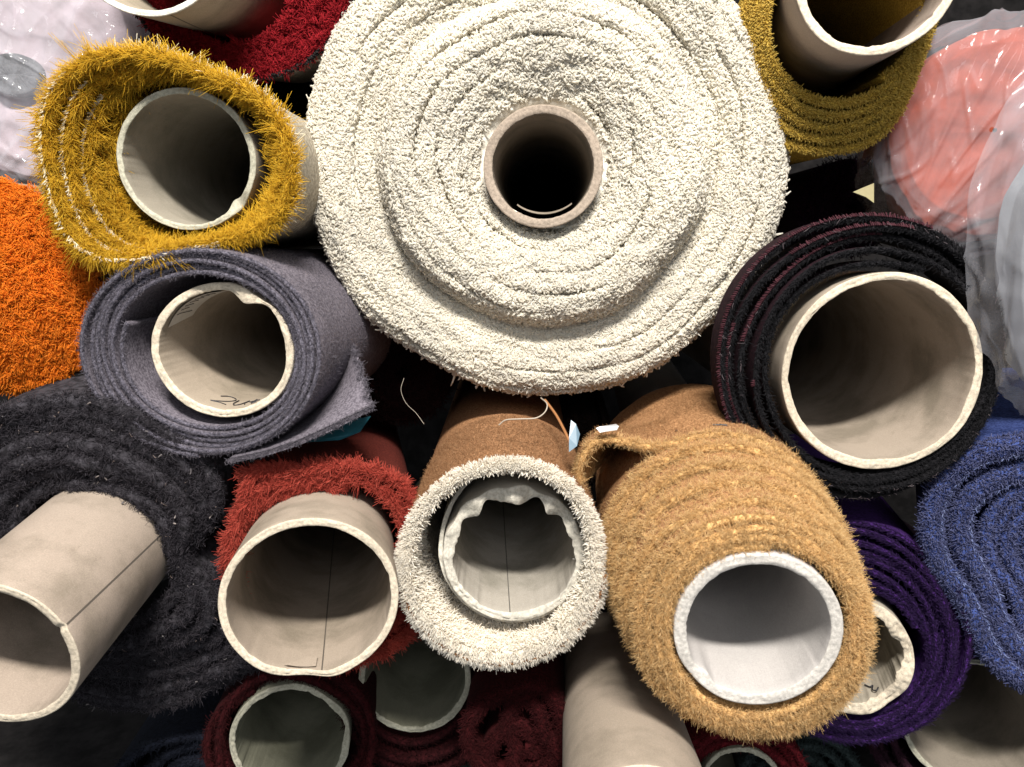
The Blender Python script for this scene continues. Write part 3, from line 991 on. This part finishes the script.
# ------------------------------------------------------------------ 10 cream loop roll with brown backing, torn core
def fringed():
    D = 0.72
    r = Roll(514, 555, D, (512, 235), "cream fringed roll with tan felt backing and a ragged torn core, bottom centre")
    S = D / F
    cm = card_mat("torn_core_card", (0.317, 0.291, 0.251), (0.385, 0.358, 0.319), seam=(-1.62, -.5, .008))
    rimg = rim_mat("torn_core_rim", (.48, .45, .385))
    tube(r, 514, 549, D + .022, 76, 5, cm, rimg, length=1.0, ry=80, rag=1.0, seed=81, rimy=lambda t: 34 * np.clip(np.sin(t) + .1, 0, 1), name="outer_core_tube")
    tube(r, 514, 557, D + .016, 73, 11, cm, rimg, length=1.0, ry=71, rag=2.4, seed=84, name="inner_core_tube", nth=240,
         inner=lambda t: -np.clip(np.sin(t) + .2, 0, 1) * (3 + 3.0 * np.sin(9 * t) + 2.5 * np.sin(14 * t + 1) + 2 * np.sin(5 * t)) - 1.2,
         outer=lambda t: np.clip(np.sin(t), 0, 1) * (1 + 1.8 * np.sin(9 * t + .5) + 1.2 * np.sin(14 * t)) - 1.5,
         rimy=lambda t: 9 * np.clip(np.sin(t), 0, 1) * (1 + .5 * np.sin(11 * t)))
    pb = cloth_mat("cream_ground", (0.45, 0.40, 0.32), (0.62, 0.57, 0.48))
    back = cloth_mat("tan_felt_backing", (0.20, 0.095, 0.042), (0.36, 0.19, 0.095), 420, .8)
    sh = Sheet(r, D, (504, 560, 93, 96), (505, 557, 99, 106), 1.12, 11, th0=-.9, y=lambda s, t: -6 + 4 * np.sin(t), warp=lambda t, s: -5 * bumpf(t, 0, .7) + 3 * np.sin(2 * t + .5), length=.8)
    car = sh.build("carpet", [pb, back], r.o)
    wool = yarn_mat("cream_bristle", (0.72, 0.65, 0.53), (0.88, 0.83, 0.735), (0.94, 0.915, 0.86), patch=14)
    ro, b, N3, T3, s, t = sh.edge(2600, -.7, 1.4)
    up = np.clip(np.sin(t) * .9 + .45, 0, 1)
    d = b * .75 + N3 * (.40 - .25 * up)[:, None] + jit(len(ro), .10)
    ro, d = tufted(ro, d, 12, 1.1 * S, .09)
    n = len(ro)
    upl = np.repeat(up, 12)
    strands("pile", ro, d, rng.uniform(5, 10, n) * S * (1 - .62 * upl), rng.uniform(.25, .45, n) * S, jit(n, .14), wool, car, sides=4, tip=.6, curl=.03)
    ro, b, N3, T3, s, t = sh.side(14000, -1, 0, 110)
    d = b * .9 + FWD * .6 + jit(len(ro), .25)
    strands("inner_pile", ro, d, rng.uniform(2.5, 5, len(ro)) * S, .7 * S, jit(len(ro), .4), wool, car, sides=4, tip=.5)
    fz = yarn_mat("tan_felt_fuzz", (.18, .08, .034), (.34, .18, .085), (.52, .32, .18))
    ro, b, N3, T3, s, t = sh.side(26000, 1, 0, 190, s0=.1, th=(.2, 3.0))
    strands("felt_fuzz", ro, b * .4 + jit(len(ro), .7), rng.uniform(1.2, 3.4, len(ro)) * S, .17 * S, jit(len(ro), .5), fz, car, nseg=2)
    # brown stitch line along the fringe, lower half
    st = yarn_mat("brown_stitch", (.20, .09, .035), (.32, .16, .07), (.42, .24, .12))
    ro, b, N3, T3, s, t = sh.edge(420, .15, .6, s0=.3, th=(3.4, 6.2))
    ro = ro + FWD * 6.0 * S + N3 * 3 * S
    strands("stitching", ro, T3 + jit(len(ro), .25), rng.uniform(2.5, 5, len(ro)) * S, .55 * S, jit(len(ro), .2), st, car)
    # frayed hem along the backing's overlap, right
    p = [r.loc(545, 400, D + .12), r.loc(556, 415, D + .09), r.loc(565, 432, D + .05), r.loc(571, 446, D + .02)]
    cord("backing_hem", p, 1.6 * S, plain_mat("hem_brown", (.30, .13, .045)), car, 6)


fringed()


# ------------------------------------------------------------------ 11 golden roll, telescoped towards the camera
def golden():
    D0, D1 = 0.60, 0.745
    r = Roll(758, 631, D0, (575, 225), "golden tan fuzzy roll coned out towards the viewer with a thick pale core")
    S0, S1 = D0 / F, D1 / F
    cm = card_mat("pale_core_card", (0.378, 0.358, 0.345), (0.446, 0.426, 0.413), stain=.08)
    tube(r, 758, 631, D0 - .004, 83, 14, cm, rim_mat("pale_core_rim", (.50, .47, .43)), length=1.0, rag=1.1, seed=91, inner=lambda t: 2.5 * bumpf(t, 3.7, .15) - 2 * bumpf(t, 3.95, .12) + 2 * bumpf(t, 4.15, .1), rimy=lambda t: 4 * bumpf(t, 3.8, .25))
    pb = cloth_mat("gold_ground", (0.36, 0.20, 0.07), (0.55, 0.35, 0.15))
    back = cloth_mat("gold_felt_backing", (0.22, 0.105, 0.045), (0.37, 0.20, 0.095), 420, .8)
    c0, c1 = r.loc(758, 631, D0), r.loc(733, 552, D1)
    y1 = (c1[1] - c0[1]) / S0

    def yf(s, t):
        base = np.interp(s, [0, .2, .4, .5, .6, .72, .84, .92, 1], [0, 2, 10, .19 * y1, .38 * y1, .6 * y1, .82 * y1, .93 * y1, y1])
        return base + 5 * np.sin(2.3 * t * .37 + 3) * np.clip((s - .3) * 3, 0, 1)
    sh = Sheet(r, D0, (758, 631, 89, 89), (758, 631, 153, 153), 8.2, 8.5, th0=2.75 - 2 * PI * 8.2 % (2 * PI), y=yf, length=.22, settle=True,
               warp=lambda t, s: np.clip((s - .90) / .02, 0, 1) * 60 * np.where((t - 2.45 + PI) % (2 * PI) < PI, bumpf(t, 2.45, .20), bumpf(t, 2.45, .48)) + np.clip((.9 - s) * 20, 0, 1) * (1.6 * np.sin(3 * t + 9 * s) + 2.6 * vno(t * .37, 5, 40)) - 15 * s * bumpf(t, .45, .8) + 13 * np.clip(s * 3, 0, 1) * bumpf(t, -1.4, .75))
    car = sh.build("carpet", [pb, back], r.o)
    wool = yarn_mat("gold_fuzz", (0.48, 0.275, 0.10), (0.72, 0.48, 0.215), (0.86, 0.67, 0.38), patch=20)
    ro, b, N3, T3, s, t = sh.edge(11500, -1.4, 1.45, depth=3)
    d = b * .75 + N3 * (.15 + s * .3)[:, None] + FWD * .15 + T3 * .15 + jit(len(ro), .3)
    ro, d = tufted(ro, d, 10, 1.4 * S0, .36)
    n = len(ro)
    strands("pile", ro, d, rng.uniform(2.5, 7, n) * S0, rng.uniform(.13, .25, n) * S0, jit(n, .4), wool, car, nseg=2)
    # fuzz on the exposed outer strips of the telescoped layers
    ro, b, N3, T3, s, t = sh.side(6500, 1, 0, 40, s0=.3, s1=.90)
    d = b * .55 + FWD * .7 + jit(len(ro), .35)
    ro, d = tufted(ro, d, 9, 1.4 * S0, .36)
    n = len(ro)
    strands("layer_fuzz", ro, d, rng.uniform(2.5, 6, n) * S0, rng.uniform(.13, .25, n) * S0, jit(n, .4), wool, car, nseg=2)
    fz = yarn_mat("gold_felt_fuzz", (.20, .09, .036), (.36, .195, .085), (.54, .34, .18))
    ro, b, N3, T3, s, t = sh.side(26000, 1, 0, 230, s0=.88, th=(.3, 3.0))
    strands("felt_fuzz", ro, b * .4 + jit(len(ro), .7), rng.uniform(1.2, 3.4, len(ro)) * S0, .17 * S0, jit(len(ro), .5), fz, car, nseg=2)
    # dark marks on the backing: a short dash and a dot
    def on_back(th, ypx):
        i = int(np.argmin(np.abs((sh.th - th + PI) % (2 * PI) - PI) + (sh.s < .9) * 9))
        p = sh.P[i] + sh.N[i] * (sh.thick / 2 * S0 + .0006)
        return np.array([p[0], sh.y[i] + ypx * S0, p[1]])
    cord("ink_dash", [on_back(1.66, 34), on_back(1.62, 33.4), on_back(1.58, 34.6), on_back(1.53, 33.6)], .0011, INK, car, 5)
    cord("ink_dot", [on_back(1.97, 36), on_back(1.965, 34), on_back(1.96, 33)], .0012, INK, car, 6)
    return r


gold = golden()


# ------------------------------------------------------------------ 12 black roll with maroon edging
def black():
    D = 0.74
    r = Roll(882, 373, D, (560, 262), "black roll with maroon stitched edges around a wide cardboard core, right side")
    S = D / F
    cm = card_mat("wide_core_card", (0.311, 0.261, 0.210), (0.378, 0.320, 0.261))
    tube(r, 882, 373, D - .002, 98, 9, cm, length=1.43, ry=100, rag=1.6, seed=101, rimy=lambda t: 4 * bumpf(t, -1.5, .5), inner=lambda t: -3 * bumpf(t, -1.7, .5) - 2 * bumpf(t, -.3, .2))
    pb = cloth_mat("black_wool_ground", (0.005, 0.005, 0.006), (0.014, 0.013, 0.015), 300)
    mar = cloth_mat("maroon_backing", (0.008, 0.004, 0.006), (0.022, 0.008, 0.012), 420)
    sh = Sheet(r, D, (878, 370, 107, 107), (863, 362, 141, 147), 4.4, 5.2, th0=1.2, y=lambda s, t: 5 * np.sin(17 * s) + 7 * s, warp=lambda t, s: 2 * np.sin(3 * t + 7 * s), length=.045)
    car = sh.build("carpet", [pb, mar], r.o)
    wool = yarn_mat("black_yarn", (0.004, 0.004, 0.005), (0.011, 0.011, 0.013), (0.035, 0.033, 0.038), patch=30)
    ro, b, N3, T3, s, t = sh.edge(22000, -1.5, .9)
    d = b * .5 + T3 * .8 + jit(len(ro), .35)
    strands("pile", ro, d, rng.uniform(1.8, 4, len(ro)) * S, rng.uniform(.2, .4, len(ro)) * S, jit(len(ro), .4), wool, car)
    st = yarn_mat("maroon_stitch", (0.030, 0.009, 0.013), (0.07, 0.021, 0.029), (0.115, 0.045, 0.057), patch=30)
    # overlocked stitches: short slanted bars, evenly spaced, upper left turns
    seg = [(.74, 1.0, (1.1, 4.2)), (.30, .52, (1.5, 3.3)), (.52, .72, (1.3, 2.3))]
    roots, dirs = [], []
    for s0, s1, th in seg:
        m = (sh.s >= s0) & (sh.s <= s1) & (((sh.th - th[0]) % (2 * PI)) <= th[1] - th[0])
        i = np.nonzero(m)[0]
        k = np.repeat(i[:-1], 4) + np.tile(np.arange(4) / 4, len(i) - 1)
        i0 = k.astype(int)
        f = (k - i0)[:, None]
        P = sh.P[i0] * (1 - f) + sh.P[np.minimum(i0 + 1, sh.n - 1)] * f
        N, T = sh.N[i0], sh.T[i0]
        h = sh.thick / 2 * S
        p = P + N * h * .75
        root = np.stack([p[:, 0], sh.y[i0] - 2 * S, p[:, 1]], -1)
        N3 = np.stack([N[:, 0], 0 * N[:, 0], N[:, 1]], -1)
        T3 = np.stack([T[:, 0], 0 * N[:, 0], T[:, 1]], -1)
        roots.append(root)
        dirs.append(N3 * .9 + T3 * .4 + np.array([0, .7, 0]))
    ro, d = np.concatenate(roots), np.concatenate(dirs)
    strands("stitched_edging", ro, d + jit(len(ro), .15), 4.2 * S, .8 * S, jit(len(ro), .1), st, car, sides=5, tip=.8)
    ro, b, N3, T3, s, t = sh.edge(180, .2, 1.0, s0=.5)
    li = strands("lint", ro + FWD * 3 * S, T3 + jit(180, .6), rng.uniform(2, 6, 180) * S, .3 * S, jit(180, .4), yarn_mat("grey_lint", (.08, .06, .07), (.14, .11, .12), (.25, .22, .23)), car)
    li['kind'] = 'stuff'


black()


# ------------------------------------------------------------------ 13 purple roll
def purple():
    D = 0.80
    r = Roll(850, 655, D, (740, 330), "deep purple smooth roll half hidden behind the golden roll")
    S = D / F
    cm = card_mat("purple_core_card", (0.311, 0.277, 0.223), (0.378, 0.339, 0.277))
    tube(r, 848, 656, D - .006, 60, 14, cm, length=1.0, rag=2.6, seed=111, inner=lambda t: 3 * np.sin(7 * t) * bumpf(t, .3, .8), rimy=lambda t: 3 * np.sin(6 * t))
    pb = cloth_mat("purple_cloth", (0.022, 0.006, 0.055), (0.050, 0.016, 0.115), 240)
    sh = Sheet(r, D, (849, 652, 66, 66), (846, 632, 108, 116), 8, 4.2, th0=.5, y=lambda s, t: 6 * s + 3 * np.sin(31 * s) + 4 * np.sin(17 * s), warp=lambda t, s: 2.2 * np.sin(2 * t + 14 * s), length=.7)
    car = sh.build("carpet", [pb, pb], r.o)
    wool = yarn_mat("purple_yarn", (0.010, 0.004, 0.024), (0.025, 0.010, 0.056), (0.05, 0.024, 0.098), patch=30)
    ro, b, N3, T3, s, t = sh.edge(20000, -1.5, 1.5, th=(4.2, 8.3))
    d = b * .35 + T3 * 1.0 + jit(len(ro), .2)
    strands("pile", ro, d, rng.uniform(2.5, 5.5, len(ro)) * S, rng.uniform(.18, .34, len(ro)) * S, jit(len(ro), .3), wool, car)
    c = r.loc(848, 656, D - .006)

    def inner(deg, ypx):
        a = R(deg)
        return (c[0] + 45.2 * math.cos(a) * S, c[1] + ypx * S, c[2] + 45.2 * math.sin(a) * S)
    cord("pen_stroke", [inner(a, y) for a, y in ((299, 30), (304, 22), (308, 22), (306, 14), (310, 9), (314, 12))], .7 * S, INK, r.o, 5)


purple()


# ------------------------------------------------------------------ 14 blue roll
def blue():
    D = 0.73
    r = Roll(1048, 566, D, (900, 260), "royal blue looped roll with stitched hems, cut by the right edge")
    S = D / F
    pb = cloth_mat("blue_cloth", (0.022, 0.036, 0.13), (0.055, 0.082, 0.24), 300)
    wp = lambda t, s: 2.5 * np.sin(5 * t + 4 * s) - 42 * (.8 + .2 * s) * bumpf(t, R(212), .65)
    sh = Sheet(r, D, (1076, 572, 100, 106), (1050, 564, 140, 138), 2.0, 23, th0=.3, y=lambda s, t: 6 - 14 * s + 5 * np.sin(2 * PI * s * 2), warp=wp, length=.5)
    core = Sheet(r, D, (1076, 574, 8, 8), (1076, 573, 94, 102), 8, 13, th0=.3, y=lambda s, t: 14 - 6 * s + 4 * np.sin(2 * PI * s * 3.3 + t), warp=lambda t, s: -34 * s * bumpf(t, R(212), .65), length=.5)
    car = sh.build("carpet", [pb, pb], r.o)
    wool = yarn_mat("blue_yarn", (0.038, 0.044, 0.10), (0.084, 0.095, 0.205), (0.155, 0.17, 0.31), patch=26)
    core.build("inner_carpet", [pb, pb], r.o)
    e1, e2 = sh.edge(20000, -1.5, 1.5, th=(1.0, 5.4)), core.edge(16000, -1.5, 1.5, th=(1.0, 5.4))
    ro, b, N3, T3, s, t = [np.concatenate([p, q]) for p, q in zip(e1, e2)]
    strands("pile", ro, b * .5 + jit(len(ro), .6), rng.uniform(1.5, 3.2, len(ro)) * S, rng.uniform(.4, .75, len(ro)) * S, jit(len(ro), .7), wool, car, tip=.6)
    ro, b, N3, T3, s, t = sh.edge(700, -1.25, -.9, th=(1.2, 5.0))
    strands("stitching", ro + FWD * 3 * S, T3 + jit(len(ro), .4), rng.uniform(2, 4, len(ro)) * S, .6 * S, jit(len(ro), .3), yarn_mat("pale_blue_stitch", (.12, .16, .36), (.20, .24, .45), (.33, .38, .58)), car)


blue()


# ------------------------------------------------------------------ 15 the bottom row
def low_roll(u, v, d, vp, label, tube_px, tube_d, tr, wall, sheet, pile_c, seed, tcol=None, rim=RIM_GREY, rag=1.6, turns=3, fuzz=5000, thick=8, wave=2.5, **kw):
    r = Roll(u, v, d, vp, label)
    if tube_px:
        cm = card_mat("grey_green_card", *(tcol or ((.19, .19, .14), (.25, .245, .185))))  # default card colour darkened to include the shade of the rolls above
        tube(r, tube_px[0], tube_px[1], tube_d, tr, wall, cm, rim, length=.8, rag=rag, seed=seed, **kw)
    S = d / F
    pb = cloth_mat(pile_c[0] + "_ground", tuple(x * .6 for x in pile_c[1]), pile_c[1], 260)
    sh = Sheet(r, d, sheet[0], sheet[1], turns, thick, th0=seed * .7, y=lambda s, t: 3 * np.sin(13 * s), warp=lambda t, s: wave * (np.sin(3 * t + 6 * s) + .6 * np.sin(2 * t + 11 * s)), length=.6)
    car = sh.build("carpet", [pb, pb], r.o)
    w = yarn_mat(pile_c[0] + "_yarn", tuple(x * .5 for x in pile_c[1]), pile_c[1], tuple(min(1, x * 2.0) for x in pile_c[1]), patch=30)
    ro, b, N3, T3, s, t = sh.edge(fuzz, -1.5, 1.5)
    strands("pile", ro, b * .6 + T3 * .5 + jit(len(ro), .4), rng.uniform(1.8, 4.5, len(ro)) * S, rng.uniform(.2, .4, len(ro)) * S, jit(len(ro), .5), w, car)
    return r


WINE = (0.034, 0.004, 0.005)
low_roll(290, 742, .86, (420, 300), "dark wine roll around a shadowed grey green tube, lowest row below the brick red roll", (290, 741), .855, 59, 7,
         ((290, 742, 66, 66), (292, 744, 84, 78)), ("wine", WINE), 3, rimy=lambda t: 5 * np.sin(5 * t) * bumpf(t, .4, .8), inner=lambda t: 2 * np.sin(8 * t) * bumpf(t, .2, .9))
low_roll(418, 682, .89, (470, 300), "dark wine roll around a torn tube half hidden under the cream fringe", (415, 680), .885, 56, 7,
         ((415, 682, 62, 62), (415, 700, 74, 96)), ("dark_wine", (.026, .004, .005)), 5, inner=lambda t: 3 * bumpf(t, 3.6, .2))
low_roll(523, 742, .80, (540, 330), "wine red velvet roll with no core, between two tubes in the lowest row", None, 0, 0, 0,
         ((530, 750, 5, 7), (522, 742, 57, 75)), ("velvet_wine", (.042, .005, .006)), 7, turns=3.2, fuzz=14000, thick=13, wave=6)
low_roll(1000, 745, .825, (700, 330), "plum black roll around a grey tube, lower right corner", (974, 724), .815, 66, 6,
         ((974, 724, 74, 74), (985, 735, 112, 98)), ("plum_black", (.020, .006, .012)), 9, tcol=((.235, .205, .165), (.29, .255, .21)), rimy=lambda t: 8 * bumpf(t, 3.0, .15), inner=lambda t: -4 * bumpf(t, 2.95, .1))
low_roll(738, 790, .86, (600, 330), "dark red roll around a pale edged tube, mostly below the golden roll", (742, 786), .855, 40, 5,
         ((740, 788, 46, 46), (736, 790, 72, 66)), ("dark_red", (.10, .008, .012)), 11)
low_roll(805, 802, .88, (620, 330), "dark teal roll showing only its top beneath the purple roll", None, 0, 0, 0,
         ((805, 802, 15, 15), (805, 802, 62, 72)), ("dark_teal", (.030, .042, .042)), 13, turns=4)
low_roll(452, 790, .93, (500, 330), "slate green roll seen in the gap under the torn tube", None, 0, 0, 0,
         ((452, 790, 15, 15), (452, 790, 40, 84)), ("slate_green", (.050, .060, .055)), 15, turns=3)
low_roll(205, 800, .92, (420, 300), "blue black roll at the very bottom under the charcoal roll", None, 0, 0, 0,
         ((205, 800, 15, 15), (190, 800, 85, 78)), ("blue_black", (.010, .012, .020)), 17, turns=4)

# bare tube
bt = Roll(645, 850, .56, (565, 420), "bare kraft cardboard tube below the golden roll, pointing at the viewer", name="cardboard_tube", cat="cardboard tube", group=None)
tube(bt, 645, 850, .56, 83, 9, card_mat("bare_tube_card", (0.283, 0.235, 0.186), (0.351, 0.294, 0.238), stain=.3), length=.45, seed=121, name="tube_wall")


# ------------------------------------------------------------------ dark rolls seen in the gaps
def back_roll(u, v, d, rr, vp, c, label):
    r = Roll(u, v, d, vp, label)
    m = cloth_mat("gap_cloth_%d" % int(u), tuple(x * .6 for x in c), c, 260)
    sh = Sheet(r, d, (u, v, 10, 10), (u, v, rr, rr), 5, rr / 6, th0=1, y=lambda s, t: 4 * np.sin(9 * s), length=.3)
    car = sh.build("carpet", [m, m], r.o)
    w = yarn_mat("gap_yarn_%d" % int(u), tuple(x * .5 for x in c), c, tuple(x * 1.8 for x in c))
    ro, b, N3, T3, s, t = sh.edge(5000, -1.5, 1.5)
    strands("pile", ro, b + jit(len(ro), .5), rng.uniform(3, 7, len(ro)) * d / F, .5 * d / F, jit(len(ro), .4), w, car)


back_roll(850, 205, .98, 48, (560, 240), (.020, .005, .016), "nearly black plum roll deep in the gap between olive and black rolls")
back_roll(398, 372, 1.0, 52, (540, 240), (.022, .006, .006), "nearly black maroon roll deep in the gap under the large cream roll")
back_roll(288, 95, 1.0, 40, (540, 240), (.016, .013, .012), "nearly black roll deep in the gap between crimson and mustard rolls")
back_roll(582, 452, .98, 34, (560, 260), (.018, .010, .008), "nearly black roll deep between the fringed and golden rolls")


# ------------------------------------------------------------------ small loose things
def scrap(name, pts, mat, label, cat, thick=.0008):
    P = np.array([at(*p) for p in pts])
    n = len(P)
    nn = np.array(CAM) - P.mean(0)
    nn = nn / np.linalg.norm(nn)
    V = np.concatenate([P, P - nn * thick])
    loops = list(range(n)) + list(range(2 * n - 1, n - 1, -1))
    starts = [0, n]
    for i in range(n):
        starts.append(len(loops))
        loops += [i, i + n, (i + 1) % n + n, (i + 1) % n]
    o = link_mesh(name, V, loops, starts, mat, None, smooth=False)
    return tag(o, label, cat)


teal = plain_mat("teal_plastic", (.012, .09, .12), .35)
scrap("plastic_scrap", [(300, 443, .752), (318, 428, .765), (345, 421, .772), (371, 416, .776), (360, 432, .762), (340, 440, .757)], teal, "small teal plastic scrap between the grey felt flap and brick red pile", "plastic scrap")
pale_blue = plain_mat("pale_blue_plastic", (.12, .18, .23), .3)
scrap("swing_tag", [(571, 420, .728), (576, 424, .726), (580, 434, .724), (577, 446, .718), (569, 452, .714), (569, 438, .72)], pale_blue, "pale blue plastic sliver beside the tan backing of the fringed roll", "tag")
scrap("paper_corner", [(853, 192, .80), (862, 188, .802), (874, 183, .805), (874, 203, .80), (866, 197, .80)], plain_mat("kraft_label", (.24, .21, .11), .6), "small kraft paper corner above the black maroon edged roll", "paper scrap")
scrap("plastic_fastener", [(596, 428, .722), (600, 426.5, .722), (616, 424, .722), (619, 426, .722), (617, 430, .720), (600, 432.5, .720)], plain_mat("white_plastic", (.30, .30, .30), .3), "short white plastic fastener on the golden roll's lifted outer edge", "fastener", .002)

thread_m = plain_mat("white_thread", (.36, .31, .25), .9)
o = cord("loose_thread", [at(541, 398, .80), at(547, 404, .765), at(545, 412, .745), at(536, 418, .732), at(520, 419, .735), at(506, 420, .742), at(499, 425, .746)], .0007, thread_m)
tag(o, "curved white thread lying on the tan felt backing of the fringed roll", "thread")
o = cord("loose_thread", [at(404, 378, .80), at(401, 390, .80), at(406, 403, .80), at(416, 413, .80), at(424, 424, .79)], .00022, thread_m)
tag(o, "fine pale thread hanging in the dark gap below the large cream roll", "thread")
